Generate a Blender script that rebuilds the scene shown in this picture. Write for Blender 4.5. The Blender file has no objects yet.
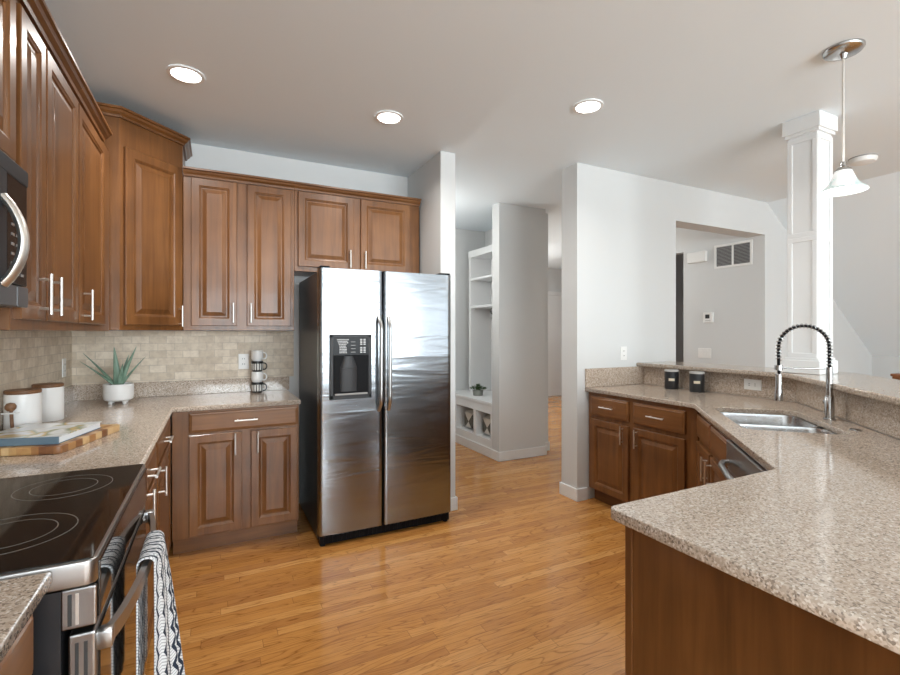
import bpy, bmesh, math, random
from mathutils import Vector, Matrix
random.seed(7)
PI = math.pi
SC = bpy.context.scene
COL = SC.collection

# ------------------------------------------------------------------ camera
cam_d = bpy.data.cameras.new('camera')
cam = bpy.data.objects.new('camera', cam_d); COL.objects.link(cam)
FPX = 468.0
cam_d.sensor_fit = 'HORIZONTAL'; cam_d.sensor_width = 36.0
cam_d.lens = FPX * 36.0 / 900.0
cam_d.shift_y = -(337.5 - 332.4) / 900.0
cam_d.clip_start = 0.02; cam_d.clip_end = 200
cam.location = (0, 0, 1.365)
cam.rotation_euler = (math.radians(90), math.radians(0.0), math.radians(-26.7))
SC.camera = cam

# ------------------------------------------------------------------ world, view, area lights
w = bpy.data.worlds.new('world'); SC.world = w; w.use_nodes = True
w.node_tree.nodes['Background'].inputs[0].default_value = (0.86, 0.93, 1.0, 1)
w.node_tree.nodes['Background'].inputs[1].default_value = 1.6
SC.view_settings.view_transform = 'Standard'; SC.view_settings.look = 'None'
SC.view_settings.gamma = 1.0; SC.view_settings.use_curve_mapping = False
SC.view_settings.exposure = 0.09

def area(name, loc, target, sx, sy, power, col=(1, 1, 1)):
    l = bpy.data.lights.new(name, 'AREA'); l.shape = 'RECTANGLE'; l.size = sx; l.size_y = sy
    l.energy = power; l.color = col
    o = bpy.data.objects.new(name, l); COL.objects.link(o); o.location = loc
    d = Vector(target) - Vector(loc); o.rotation_euler = d.to_track_quat('-Z', 'Y').to_euler()
    return o
# daylight arriving through the windows behind the viewpoint, in the far room and the hall
area('daylight_rear', (1.9, -4.45, 1.45), (1.9, 0, 3.7), 4.6, 1.9, 520, (0.88, 0.96, 1.0))
area('daylight_living', (5.9, -4.45, 1.45), (5.2, 0, 2.4), 2.4, 1.9, 36, (0.88, 0.96, 1.0))

# ------------------------------------------------------------------ node helpers
def mat(name, col=(.8, .8, .8), rough=.5, metal=0.0, coat=0.0, spec=None, trans=0.0, emis=None, es=0.0):
    m = bpy.data.materials.new(name); m.use_nodes = True
    b = m.node_tree.nodes['Principled BSDF']
    b.inputs['Base Color'].default_value = (*col, 1); b.inputs['Roughness'].default_value = rough
    b.inputs['Metallic'].default_value = metal; b.inputs['Coat Weight'].default_value = coat
    b.inputs['Coat Roughness'].default_value = .08
    if spec is not None: b.inputs['Specular IOR Level'].default_value = spec
    if trans: b.inputs['Transmission Weight'].default_value = trans
    if emis: b.inputs['Emission Color'].default_value = (*emis, 1); b.inputs['Emission Strength'].default_value = es
    return m
class N:
    def __init__(s, m): s.m = m; s.t = m.node_tree; s.b = s.t.nodes['Principled BSDF']
    def n(s, t, **k):
        o = s.t.nodes.new(t)
        for a, v in k.items():
            if a.startswith('i_'):
                key = a[2:]; key = int(key) if key.isdigit() else key.replace('_', ' ')
                o.inputs[key].default_value = v
            else: setattr(o, a, v)
        return o
    def l(s, a, b): s.t.links.new(a, b)
    def math(s, op, a, b=None, c=None):
        o = s.t.nodes.new('ShaderNodeMath'); o.operation = op
        for i, v in enumerate((a, b, c)):
            if v is None: continue
            if isinstance(v, (int, float)): o.inputs[i].default_value = v
            else: s.l(v, o.inputs[i])
        return o.outputs[0]
    def coords(s, scale=(1, 1, 1)):
        tc = s.n('ShaderNodeTexCoord'); mp = s.n('ShaderNodeMapping'); mp.inputs['Scale'].default_value = scale
        s.l(tc.outputs['Object'], mp.inputs['Vector']); return mp.outputs[0]
    def noise(s, vec, scale, detail=3, rough=.5, dist=0):
        o = s.n('ShaderNodeTexNoise'); o.inputs['Scale'].default_value = scale; o.inputs['Detail'].default_value = detail
        o.inputs['Roughness'].default_value = rough; o.inputs['Distortion'].default_value = dist
        s.l(vec, o.inputs['Vector']); return o.outputs[0]
    def ramp(s, fac, stops, interp='LINEAR'):
        o = s.n('ShaderNodeValToRGB'); cr = o.color_ramp; cr.interpolation = interp
        while len(cr.elements) < len(stops): cr.elements.new(.5)
        for e, (p, c) in zip(cr.elements, stops): e.position = p; e.color = (*c, 1) if len(c) == 3 else c
        s.l(fac, o.inputs[0]); return o.outputs[0]
    def mix(s, fac, a, b, bt='MIX'):
        o = s.n('ShaderNodeMix', data_type='RGBA', blend_type=bt)
        for i, v in ((0, fac), (6, a), (7, b)):
            if isinstance(v, (int, float)): o.inputs[i].default_value = v
            elif isinstance(v, tuple): o.inputs[i].default_value = (*v, 1)
            else: s.l(v, o.inputs[i])
        return o.outputs[2]
    def bump(s, h, strength=.2, dist=.01):
        o = s.n('ShaderNodeBump'); o.inputs['Strength'].default_value = strength; o.inputs['Distance'].default_value = dist
        s.l(h, o.inputs['Height']); s.l(o.outputs[0], s.b.inputs['Normal'])
    def color(s, c): s.l(c, s.b.inputs['Base Color'])

def wood_mat(name, scale, c0, c1, c2, rough=.36, coat=.12):
    m = mat(name, c1, rough, coat=coat); k = N(m)
    v = k.coords(scale)
    n1 = k.noise(v, 1.0, 6, .6, .6); v2 = k.coords((3.1, 3.1, 3.1)); n2 = k.noise(v2, 1.0, 2)
    f = k.math('ADD', k.math('MULTIPLY', n1, .55), k.math('MULTIPLY', n2, .45))
    k.color(k.ramp(f, [(.3, c0), (.5, c1), (.7, c2)]))
    k.bump(n1, .04, .002)
    return m
WC = ((.080, .030, .008), (.172, .068, .019), (.255, .110, .033))
M = {}
M['wood'] = wood_mat('stained_maple', (26, 26, 1.6), *WC)
M['woodx'] = wood_mat('stained_maple_across', (1.6, 26, 26), *WC)
M['wood_dark'] = wood_mat('dark_toe_board', (2, 26, 26), (.07, .025, .012), (.12, .045, .02), (.17, .065, .03), .5, 0)
M['lidwood'] = wood_mat('acacia_wood', (4, 60, 60), (.10, .045, .02), (.19, .09, .04), (.30, .16, .08), .45, 0)
M['railwood'] = wood_mat('rail_wood', (4, 40, 40), (.12, .04, .015), (.22, .08, .03), (.32, .13, .05), .35, .2)

def granite_mat():
    m = mat('speckled_granite', (.5, .42, .35), .11, coat=.0, spec=.6); k = N(m); v = k.coords()
    a = k.n('ShaderNodeTexVoronoi'); a.inputs['Scale'].default_value = 250; k.l(v, a.inputs['Vector'])
    sep = k.n('ShaderNodeSeparateColor'); k.l(a.outputs['Color'], sep.inputs[0])
    c = k.ramp(sep.outputs[0], [(0, (.07, .052, .04)), (.07, (.22, .165, .125)), (.22, (.46, .37, .295)), (.58, (.62, .52, .43)), (.90, (.82, .76, .69))], 'CONSTANT')
    b = k.noise(v, 60, 4, .7); c2 = k.ramp(b, [(.35, (.30, .23, .175)), (.5, (.49, .40, .32)), (.66, (.66, .58, .50))])
    big = k.noise(v, 5, 2); c3 = k.mix(.30, c, c2)
    c4 = k.mix(k.math('MULTIPLY', big, .3), c3, (.52, .41, .32))
    k.color(c4)
    return m
M['granite'] = granite_mat()

def floor_mat():
    m = mat('oak_strip_floor', (.45, .2, .06), .2, coat=.15); k = N(m)
    tc = k.n('ShaderNodeTexCoord'); sx = k.n('ShaderNodeSeparateXYZ'); k.l(tc.outputs['Object'], sx.inputs[0])
    x, y = sx.outputs[0], sx.outputs[1]
    W_, L_ = .0572, .85
    r = k.math('DIVIDE', y, W_); row = k.math('FLOOR', r); fy = k.math('FRACT', r)
    wn = k.n('ShaderNodeTexWhiteNoise', noise_dimensions='1D'); k.l(row, wn.inputs['W'])
    u = k.math('ADD', k.math('DIVIDE', x, L_), k.math('MULTIPLY', wn.outputs['Value'], 7.3)); cell = k.math('FLOOR', u); fx = k.math('FRACT', u)
    cb = k.n('ShaderNodeCombineXYZ'); k.l(row, cb.inputs[0]); k.l(cell, cb.inputs[1])
    wn2 = k.n('ShaderNodeTexWhiteNoise', noise_dimensions='3D'); k.l(cb.outputs[0], wn2.inputs['Vector'])
    base = k.ramp(wn2.outputs['Value'], [(0, (.43, .185, .050)), (.35, (.505, .225, .056)), (.7, (.555, .258, .069)), (1, (.63, .325, .105))])
    # grain, shifted per plank
    off = k.n('ShaderNodeVectorMath', operation='MULTIPLY_ADD'); k.l(wn2.outputs['Color'], off.inputs[0]); off.inputs[1].default_value = (9, 9, 9)
    mp = k.n('ShaderNodeMapping'); mp.inputs['Scale'].default_value = (2.6, 22, 1); k.l(tc.outputs['Object'], mp.inputs['Vector']); k.l(mp.outputs[0], off.inputs[2])
    gn = k.noise(off.outputs[0], .55, 2, .45, .5)
    cont = k.math('ABSOLUTE', k.math('SINE', k.math('MULTIPLY', gn, 34.0)))
    g = k.ramp(cont, [(0, (.52, .42, .33)), (.22, (.86, .82, .78)), (.5, (1.04, 1.03, 1.02))])
    c = k.mix(.8, base, g, 'MULTIPLY')
    fine = k.noise(off.outputs[0], 3.5, 4, .65); g2 = k.ramp(fine, [(.3, (.72, .66, .6)), (.55, (1.05, 1.05, 1.05))]); c = k.mix(.6, c, g2, 'MULTIPLY')
    e1 = k.math('LESS_THAN', fy, .035); e2 = k.math('LESS_THAN', fx, .0025); e = k.math('MAXIMUM', e1, e2)
    c = k.mix(k.math('MULTIPLY', e, .62), c, (.10, .04, .015))
    k.color(c); rr = k.noise(k.coords((3, 3, 3)), 1, 3); k.l(k.ramp(rr, [(.3, (.16,) * 3), (.7, (.27,) * 3)]), k.b.inputs['Roughness'])
    h = k.math('ADD', k.math('MULTIPLY', e, -1.0), k.math('MULTIPLY', fine, .12)); k.bump(h, .12, .002)
    return m
M['floor'] = floor_mat()

def tile_mat(name, ax):
    m = mat(name, (.5, .43, .35), .5); k = N(m)
    tc = k.n('ShaderNodeTexCoord'); sx = k.n('ShaderNodeSeparateXYZ'); k.l(tc.outputs['Object'], sx.inputs[0])
    cb = k.n('ShaderNodeCombineXYZ'); k.l(sx.outputs[ax], cb.inputs[0]); k.l(sx.outputs[2], cb.inputs[1])
    br = k.n('ShaderNodeTexBrick'); k.l(cb.outputs[0], br.inputs['Vector'])
    for key, v in (('Scale', 1.0), ('Brick Width', .102), ('Row Height', .0515), ('Mortar Size', .0022), ('Mortar Smooth', .3), ('Bias', 0.0)): br.inputs[key].default_value = v
    br.inputs['Color1'].default_value = (.60, .51, .40, 1); br.inputs['Color2'].default_value = (.80, .715, .60, 1); br.inputs['Mortar'].default_value = (.56, .49, .41, 1)
    n = k.noise(k.coords((1, 1, 1)), 28, 5, .65); g = k.ramp(n, [(.3, (.78, .74, .70)), (.6, (1.04, 1.03, 1.0))])
    k.color(k.mix(.8, br.outputs['Color'], g, 'MULTIPLY'))
    h = k.math('ADD', k.math('MULTIPLY', br.outputs['Fac'], -1.0), k.math('MULTIPLY', n, .35)); k.bump(h, .35, .003)
    return m
M['tile_back'] = tile_mat('travertine_tile_back', 0); M['tile_left'] = tile_mat('travertine_tile_left', 1)

def paint(name, c, rough=.55):
    m = mat(name, c, rough); k = N(m); n = k.noise(k.coords(), 180, 3); k.bump(n, .03, .001); return m
M['wall'] = paint('grey_white_wall_paint', (.655, .665, .66))
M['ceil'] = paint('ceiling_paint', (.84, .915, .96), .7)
M['trimw'] = paint('white_trim_paint', (.80, .81, .81), .35)
M['darkroom'] = paint('unlit_room_shade_grey', (.34, .34, .34))  # darker grey than the wall paint, standing in for the unlit room's shade

def steel_mat(name, base=(.30, .32, .34), rough=.24, sc=(260, 260, 1.5), wavy=0.0):
    m = mat(name, base, rough, 1.0); k = N(m)
    n = k.noise(k.coords(sc), 1, 3); k.l(k.ramp(n, [(.3, (rough * .8,) * 3), (.7, (rough * 1.25,) * 3)]), k.b.inputs['Roughness'])
    if wavy:
        n2 = k.noise(k.coords((1.4, 1.4, 10)), 1, 2, .5, .8)
        h = k.math('ADD', k.math('MULTIPLY', n, .0006), n2); k.bump(h, wavy, .02)
    else: k.bump(n, .02, .001)
    return m
M['steel'] = steel_mat('brushed_stainless', rough=.20, sc=(1.5, 260, 260), wavy=.14)
M['steel2'] = mat('stainless_trim', (.42, .42, .42), .30, 1.0)
M['sink'] = steel_mat('sink_steel', (.66, .67, .68), .22, (30, 30, 30))
M['nickel'] = mat('brushed_nickel', (.80, .78, .74), .38, 1.0)
M['chrome'] = mat('chrome', (.50, .50, .50), .2, 1.0)
M['mwtrim'] = mat('grey_enamel', (.09, .10, .11), .35)
M['mwgrey'] = mat('dark_grey_enamel', (.035, .04, .045), .45, spec=.25)
M['black'] = mat('black_plastic', (.008, .008, .009), .5, spec=.08)
M['blackmatte'] = mat('black_dispenser_glass', (.008, .008, .009), .25, spec=.12)
M['blackside'] = mat('black_side_panel', (.018, .018, .02), .32)
M['blackglass'] = mat('black_glass', (.010, .009, .008), .05, coat=.3)
M['greyprint'] = mat('grey_print', (.32, .31, .30), .3)
M['lidwhite'] = mat('pale_lid', (.45, .44, .42), .5)
M['ringprint'] = mat('burner_ring_print', (.16, .14, .12), .3)
M['whiteprint'] = mat('white_print', (.62, .62, .62), .4)
M['fascia'] = mat('dispenser_fascia', (.035, .035, .037), .4, spec=.25)
M['white'] = mat('white_plastic', (.82, .82, .80), .35)
M['ceramic'] = mat('white_ceramic', (.80, .80, .79), .3, coat=.3)
M['blackcer'] = mat('black_ceramic', (.015, .015, .017), .3)
M['cream'] = mat('cream_paper', (.70, .62, .48), .6)
M['slot'] = mat('dark_slot', (.03, .03, .03), .6)
M['ventdark'] = mat('vent_shadow_grille', (.30, .30, .30), .5)
M['blue'] = mat('blue_book_cloth', (.12, .18, .23), .5)
M['page'] = mat('book_pages', (.74, .76, .78), .7)
M['soil'] = mat('potting_soil', (.05, .035, .025), .9)
M['charcoal'] = mat('charcoal_metal', (.022, .023, .026), .38)
M['lamp'] = mat('lit_lamp_lens', (1, 1, 1), .5, emis=(1, .97, .92), es=14)
M['canring'] = mat('white_lamp_trim', (.85, .85, .84), .4)
M['pane'] = bpy.data.materials.new('window_glass'); M['pane'].use_nodes = True
t = M['pane'].node_tree; t.nodes.clear()
_o = t.nodes.new('ShaderNodeOutputMaterial'); _m = t.nodes.new('ShaderNodeMixShader'); _a = t.nodes.new('ShaderNodeBsdfTransparent'); _g = t.nodes.new('ShaderNodeBsdfGlossy')
_g.inputs['Roughness'].default_value = .02; _m.inputs[0].default_value = .06
t.links.new(_a.outputs[0], _m.inputs[1]); t.links.new(_g.outputs[0], _m.inputs[2]); t.links.new(_m.outputs[0], _o.inputs[0])

def shade_mat():
    m = mat('alabaster_glass_shade', (.85, .9, .9), .3, emis=(.93, 1, .98), es=1.0); k = N(m)
    n = k.noise(k.coords(), 14, 3, .6, 1.2)
    k.l(k.ramp(n, [(.35, (.62, .70, .69)), (.6, (1, 1, 1))]), k.b.inputs['Emission Color']); k.b.inputs['Emission Strength'].default_value = .38; k.color(k.ramp(n, [(.38, (.40, .50, .49)), (.6, (.82, .86, .85))]))
    return m
M['shade'] = shade_mat()
def aloe_mat():
    m = mat('aloe_leaf', (.13, .24, .18), .4); k = N(m); n = k.noise(k.coords((40, 40, 8)), 1, 3)
    k.color(k.ramp(n, [(.3, (.10, .19, .13)), (.7, (.27, .40, .31))])); return m
M['aloe'] = aloe_mat()
M['leaf'] = mat('green_leaf', (.05, .11, .03), .5)
def board_mat():
    m = mat('striped_cutting_board', (.4, .2, .08), .4); k = N(m)
    tc = k.n('ShaderNodeTexCoord'); sx = k.n('ShaderNodeSeparateXYZ'); k.l(tc.outputs['Object'], sx.inputs[0])
    fl = k.math('ADD', k.math('FLOOR', k.math('DIVIDE', sx.outputs[0], .024)), k.math('MULTIPLY', k.math('FLOOR', k.math('DIVIDE', sx.outputs[1], .045)), 17.0)); wn = k.n('ShaderNodeTexWhiteNoise', noise_dimensions='1D'); k.l(fl, wn.inputs['W'])
    c = k.ramp(wn.outputs['Value'], [(0, (.16, .06, .025)), (.3, (.34, .16, .06)), (.6, (.52, .30, .12)), (1, (.70, .50, .27))])
    n = k.noise(k.coords((40, 3, 40)), 1, 4); c = k.mix(.5, c, k.ramp(n, [(.3, (.7, .65, .6)), (.7, (1.05, 1.05, 1.05))]), 'MULTIPLY'); k.color(c); return m
M['board'] = board_mat()
def cover_mat():
    m = mat('book_cover_print', (.7, .72, .72), .25); k = N(m)
    n = k.noise(k.coords(), 9, 2, .4, .6)
    k.color(k.ramp(n, [(.0, (.12, .20, .27)), (.40, (.70, .74, .75)), (.47, (.80, .81, .80)), (.56, (.30, .33, .20)), (.59, (.62, .45, .18)), (.64, (.76, .78, .78))])); return m
M['cover'] = cover_mat()
def towel_mat():
    m = mat('patterned_tea_towel', (.8, .8, .8), .9); k = N(m)
    uv = k.n('ShaderNodeTexCoord'); sx = k.n('ShaderNodeSeparateXYZ'); k.l(uv.outputs['UV'], sx.inputs[0])
    u, v = sx.outputs[0], sx.outputs[1]       # metres along width and length
    tri = k.math('PINGPONG', v, .026)         # 0..0.030
    uu = k.math('PINGPONG', u, .034)
    d = k.math('ABSOLUTE', k.math('SUBTRACT', uu, k.math('ADD', k.math('MULTIPLY', tri, .6), .008)))
    zig = k.math('LESS_THAN', d, .0055)
    hat = k.math('LESS_THAN', k.math('FRACT', k.math('DIVIDE', k.math('ADD', v, k.math('MULTIPLY', uu, .5)), .0085)), .33)
    f = k.math('MAXIMUM', zig, k.math('MULTIPLY', hat, .5))
    k.color(k.mix(f, (.74, .75, .76), (.018, .028, .05))); return m
M['towel'] = towel_mat()
def stripe_mat():
    m = mat('striped_mug_glaze', (.8, .8, .8), .3, coat=.3); k = N(m)
    tc = k.n('ShaderNodeTexCoord'); sx = k.n('ShaderNodeSeparateXYZ'); k.l(tc.outputs['Object'], sx.inputs[0])
    a = k.math('ARCTAN2', sx.outputs[1], sx.outputs[0]); f = k.math('FRACT', k.math('MULTIPLY', a, 7 / PI))
    s = k.math('LESS_THAN', f, .62); band = k.math('LESS_THAN', sx.outputs[2], .060); up = k.math('GREATER_THAN', sx.outputs[2], .012)
    w_ = k.math('MULTIPLY', s, k.math('MULTIPLY', band, up)); k.color(k.mix(w_, (.015, .015, .017), (.72, .71, .68))); return m
M['stripe'] = stripe_mat()
def basket_mat():
    m = mat('patterned_cushion_fabric', (.5, .5, .5), .9); k = N(m)
    tc = k.n('ShaderNodeTexCoord'); sx = k.n('ShaderNodeSeparateXYZ'); k.l(tc.outputs['Object'], sx.inputs[0])
    y, z = sx.outputs[1], sx.outputs[2]
    a = k.math('PINGPONG', y, .11); b = k.math('PINGPONG', k.math('ADD', z, .02), .11)
    f = k.math('GREATER_THAN', a, b); g = k.math('LESS_THAN', k.math('FRACT', k.math('DIVIDE', k.math('ADD', y, z), .02)), .4)
    c = k.mix(f, (.66, .63, .57), k.mix(g, (.06, .055, .045), (.20, .19, .16))); k.color(c); return m
M['cushion'] = basket_mat()

# ------------------------------------------------------------------ mesh helpers
class MB:
    def __init__(s): s.bm = bmesh.new(); s.mi = 0
    def _mark(s, fs):
        for f in fs: f.material_index = s.mi
    def box(s, x0, x1, y0, y1, z0, z1, bev=0.0, seg=2):
        x0, x1 = sorted((x0, x1)); y0, y1 = sorted((y0, y1)); z0, z1 = sorted((z0, z1))
        vs = [s.bm.verts.new(p) for p in ((x0, y0, z0), (x1, y0, z0), (x1, y1, z0), (x0, y1, z0), (x0, y0, z1), (x1, y0, z1), (x1, y1, z1), (x0, y1, z1))]
        fs = [s.bm.faces.new([vs[i] for i in q]) for q in ((0, 3, 2, 1), (4, 5, 6, 7), (0, 1, 5, 4), (1, 2, 6, 5), (2, 3, 7, 6), (3, 0, 4, 7))]
        s._mark(fs)
        if bev > 0:
            es = list({e for f in fs for e in f.edges})
            r = bmesh.ops.bevel(s.bm, geom=es, offset=bev, segments=seg, profile=.5, affect='EDGES'); s._mark(r['faces'])
        return s
    def rings(s, loops, close=True, cap0=False, cap1=False):
        L = [[s.bm.verts.new(p) for p in lp] for lp in loops]
        n = len(L[0]); fs = []
        for a, b in zip(L, L[1:]):
            for i in range(n if close else n - 1):
                j = (i + 1) % n; fs.append(s.bm.faces.new((a[i], a[j], b[j], b[i])))
        if cap0: fs.append(s.bm.faces.new(L[0][::-1]))
        if cap1: fs.append(s.bm.faces.new(L[-1]))
        s._mark(fs); return s
    def lathe(s, prof, n=32, c=(0, 0, 0), cap0=False, cap1=False, sx=1, sy=1):
        lp = [[(c[0] + r * sx * math.cos(2 * PI * i / n), c[1] + r * sy * math.sin(2 * PI * i / n), c[2] + z) for i in range(n)] for r, z in prof]
        return s.rings(lp, True, cap0, cap1)
    def tube(s, path, r, n=10, caps=True, sq=None):
        P = [Vector(p) for p in path]; R = r if isinstance(r, (list, tuple)) else [r] * len(P)
        loops = []; up = None
        for i, p in enumerate(P):
            d = (P[min(i + 1, len(P) - 1)] - P[max(i - 1, 0)]).normalized()
            if up is None: up = Vector((0, 0, 1)) if abs(d.z) < .9 else Vector((0, 1, 0))
            a = d.cross(up).normalized(); b = a.cross(d).normalized(); up = b
            k1, k2 = sq if sq else (1, 1)
            loops.append([tuple(p + a * math.cos(2 * PI * j / n) * R[i] * k1 + b * math.sin(2 * PI * j / n) * R[i] * k2) for j in range(n)])
        return s.rings(loops, True, caps, caps)
    def cyl(s, p0, p1, r, n=16): return s.tube([p0, p1], r, n)
    def prism(s, poly, z0, z1):
        a = [s.bm.verts.new((x, y, z0)) for x, y in poly]; b = [s.bm.verts.new((x, y, z1)) for x, y in poly]
        n = len(poly); fs = [s.bm.faces.new(a[::-1]), s.bm.faces.new(b)]
        for i in range(n): fs.append(s.bm.faces.new((a[i], a[(i + 1) % n], b[(i + 1) % n], b[i])))
        s._mark(fs); return s
    def build(s, name, m=None, parent=None, smooth=False, loc=None, ms=None):
        bmesh.ops.recalc_face_normals(s.bm, faces=s.bm.faces)
        me = bpy.data.meshes.new(name); s.bm.to_mesh(me); s.bm.free()
        for q in (ms if ms else [m]): me.materials.append(q)
        if smooth:
            me.polygons.foreach_set('use_smooth', [True] * len(me.polygons))
            try: me.set_sharp_from_angle(angle=math.radians(40))
            except Exception: pass
        o = bpy.data.objects.new(name, me); COL.objects.link(o)
        if parent: o.parent = parent
        if loc: o.location = loc
        return o
def tag(o, label, cat, group=None):
    o['label'] = label; o['category'] = cat
    if group: o['group'] = group
    return o
def thing(name, label, cat, loc=(0, 0, 0), rz=0, group=None):
    o = bpy.data.objects.new(name, None); o.empty_display_size = .05; COL.objects.link(o)
    o.location = loc; o.rotation_euler = (0, 0, math.radians(rz)); return tag(o, label, cat, group)
def struct(name, mb, m, **k):
    o = mb.build(name, m, **k); o['kind'] = 'structure'; return o
def copy_tree(o, parent=None):
    c = o.copy(); COL.objects.link(c)
    if parent: c.parent = parent
    for ch in [q for q in bpy.data.objects if q.parent == o]: copy_tree(ch, c)
    return c
def slab(name, outer, holes, z0, z1, bev, m, parent=None):
    """solid slab from an outline with holes and softly rounded edges"""
    cu = bpy.data.curves.new(name, 'CURVE'); cu.dimensions = '2D'; cu.fill_mode = 'BOTH'
    for lp, ins in [(outer, 1)] + [(h, -1) for h in holes]:
        sp = cu.splines.new('POLY'); sp.points.add(len(lp) - 1); sp.use_cyclic_u = True
        for p, q in zip(sp.points, lp): p.co = (q[0], q[1], 0, 1)
    cu.extrude = (z1 - z0) / 2 - bev; cu.bevel_depth = bev; cu.bevel_resolution = 2; cu.offset = -bev
    o = bpy.data.objects.new(name + '_curve', cu); COL.objects.link(o)
    dg = bpy.context.evaluated_depsgraph_get(); me = bpy.data.meshes.new_from_object(o.evaluated_get(dg))
    bpy.data.objects.remove(o); bpy.data.curves.remove(cu)
    me.name = name; me.materials.clear(); me.materials.append(m)
    me.transform(Matrix.Translation((0, 0, (z0 + z1) / 2)))
    ob = bpy.data.objects.new(name, me); COL.objects.link(ob)
    if parent: ob.parent = parent
    return ob
def roundrect(x0, x1, y0, y1, r, n=6):
    out = []
    for cx, cy, a0 in ((x1 - r, y1 - r, 0), (x0 + r, y1 - r, 90), (x0 + r, y0 + r, 180), (x1 - r, y0 + r, 270)):
        for i in range(n + 1):
            a = math.radians(a0 + 90 * i / n); out.append((cx + r * math.cos(a), cy + r * math.sin(a)))
    return out

# ------------------------------------------------------------------ the room
CZ = 2.74; XL = -.85; YB = 3.88; WY = 2.92
struct('floor', MB().box(-1.1, 9.2, -4.3, 9.4, -.1, 0), M['floor'])
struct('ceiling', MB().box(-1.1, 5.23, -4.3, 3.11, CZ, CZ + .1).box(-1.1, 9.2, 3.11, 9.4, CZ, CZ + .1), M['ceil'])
XS = 7.5
zs = CZ - .737 * (XS - 5.23)
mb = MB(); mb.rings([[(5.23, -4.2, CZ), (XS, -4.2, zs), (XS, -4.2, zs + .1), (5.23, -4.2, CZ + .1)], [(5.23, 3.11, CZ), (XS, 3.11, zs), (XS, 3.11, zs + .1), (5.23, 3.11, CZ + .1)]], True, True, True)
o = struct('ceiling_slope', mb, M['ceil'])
struct('wall_left', MB().box(XL - .12, XL, -4.12, YB + .12, 0, CZ), M['wall'])
struct('wall_back', MB().box(XL, 1.53, YB, YB + .12, 0, CZ), M['wall'])
struct('wall_partition', MB().box(1.53, 1.655, 3.20, 5.5, 0, CZ), M['wall'])
struct('wall_mudroom', MB().box(1.655, 3.45, 5.5, 5.6, 0, CZ), M['wall'])
struct('wall_knee', MB().box(XS, XS + .1, -4.12, 3.11, 0, zs + .05), M['wall'])
# wall facing the kitchen with the wide opening
mb = MB().box(2.62, 3.80, WY, WY + .19, 0, CZ).box(3.80, 5.19, WY, WY + .19, 2.397, CZ)
def zsl(x): return CZ - .737 * max(0, x - 5.23)
poly = [(5.19, 0), (XS, 0), (XS, zsl(XS) + .05), (5.23, CZ), (5.19, CZ)]
mb.rings([[(x, WY, z) for x, z in poly], [(x, WY + .19, z) for x, z in poly]], True, True, True)
struct('wall_right', mb, M['wall'])
# pillar wall of the mudroom nook
struct('wall_pillar', MB().box(2.69, 3.30, 4.19, 4.33, 0, CZ).box(3.30, 3.45, 4.33, 5.5, 0, CZ), M['wall'])
# hall wall with vent, dark doorway beyond it
struct('wall_hall', MB().box(5.19, 5.30, WY + .19, 3.88, 0, CZ).box(5.19, 5.30, 3.88, 4.80, 2.36, CZ).box(5.19, 5.30, 4.80, 5.6, 0, CZ), M['wall'])
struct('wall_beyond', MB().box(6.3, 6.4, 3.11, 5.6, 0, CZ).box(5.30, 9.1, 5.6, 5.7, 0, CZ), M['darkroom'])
struct('wall_far', MB().box(3.0, 9.2, 8.0, 8.1, 0, CZ).box(3.35, 3.45, 5.6, 8.0, 0, CZ).box(9.1, 9.2, 5.7, 8.0, 0, CZ), M['wall'])
# back of the open-plan room behind the viewpoint, with windows
segs = [(-.4, 4.2), (4.7, 7.1)]
mb = MB(); xs = [-.97] + [v for s_ in segs for v in s_] + [XS + .1]
for i in range(0, len(xs), 2): mb.box(xs[i], xs[i + 1], -4.12, -4.0, 0, CZ)
for a, b in segs: mb.box(a, b, -4.12, -4.0, 0, .80).box(a, b, -4.12, -4.0, 2.45, CZ)
struct('wall_rear', mb, M['wall'])
def window(name, x0, x1, y, z0, z1, nx):
    mb = MB(); f = .05
    mb.box(x0, x1, y - .03, y + .03, z0, z0 + f).box(x0, x1, y - .03, y + .03, z1 - f, z1)
    for i in range(nx + 1):
        xc = x0 + (x1 - x0) * i / nx; a = max(x0, xc - f / 2); b = min(x1, xc + f / 2)
        if i == 0: b = x0 + f
        if i == nx: a = x1 - f
        mb.box(a, b, y - .029, y + .029, z0 + f, z1 - f)
    e = struct(name, mb, M['trimw'])
    MB().box(x0 + .01, x1 - .01, y - .003, y + .003, z0 + .01, z1 - .01).build('pane', M['pane'], e)
window('window_1', -.4, 4.2, -4.06, .80, 2.45, 5)
window('window_2', 4.7, 7.1, -4.06, .80, 2.45, 3)
struct('trim_1', MB().box(5.4, 7.4, 7.97, 8.0, 2.16, 2.24, .004).box(5.4, 5.5, 7.975, 8.0, .13, 2.16, .004).box(7.3, 7.4, 7.975, 8.0, .13, 2.16, .004).box(5.5, 7.3, 7.985, 8.0, .13, 2.16), M['trimw'])
def baseb(name, segs, h=.10, t_=.014):
    mb = MB()
    for x0, x1, y0, y1 in segs:
        mb.box(x0, x1, y0, y1, 0, h, .003, 1)
    return struct(name, mb, M['trimw'])
T = .014
baseb('baseboard_partition', [(1.53, 1.655, 3.20 - T, 3.20), (1.655, 1.655 + T, 3.20 - T, 5.5)])
baseb('baseboard_wall_end', [(2.62 - T, 2.72, WY - T, WY), (2.62 - T, 2.62, WY, WY + .19 + T), (2.62, 3.80, WY + .19, WY + .19 + T)])
baseb('baseboard_pillar', [(2.69 - T, 3.30 + T, 4.19 - T, 4.19), (2.69 - T, 2.69, 4.19, 4.33), (3.30, 3.30 + T, 4.19, 4.33 - T), (3.30, 3.45 + T, 4.33 - T, 4.33)])
baseb('baseboard_hall', [(5.19 - T, 5.19, WY + .2, 3.88), (3.46, 9.1, 8.0 - T, 8.0)], .13)
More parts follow.
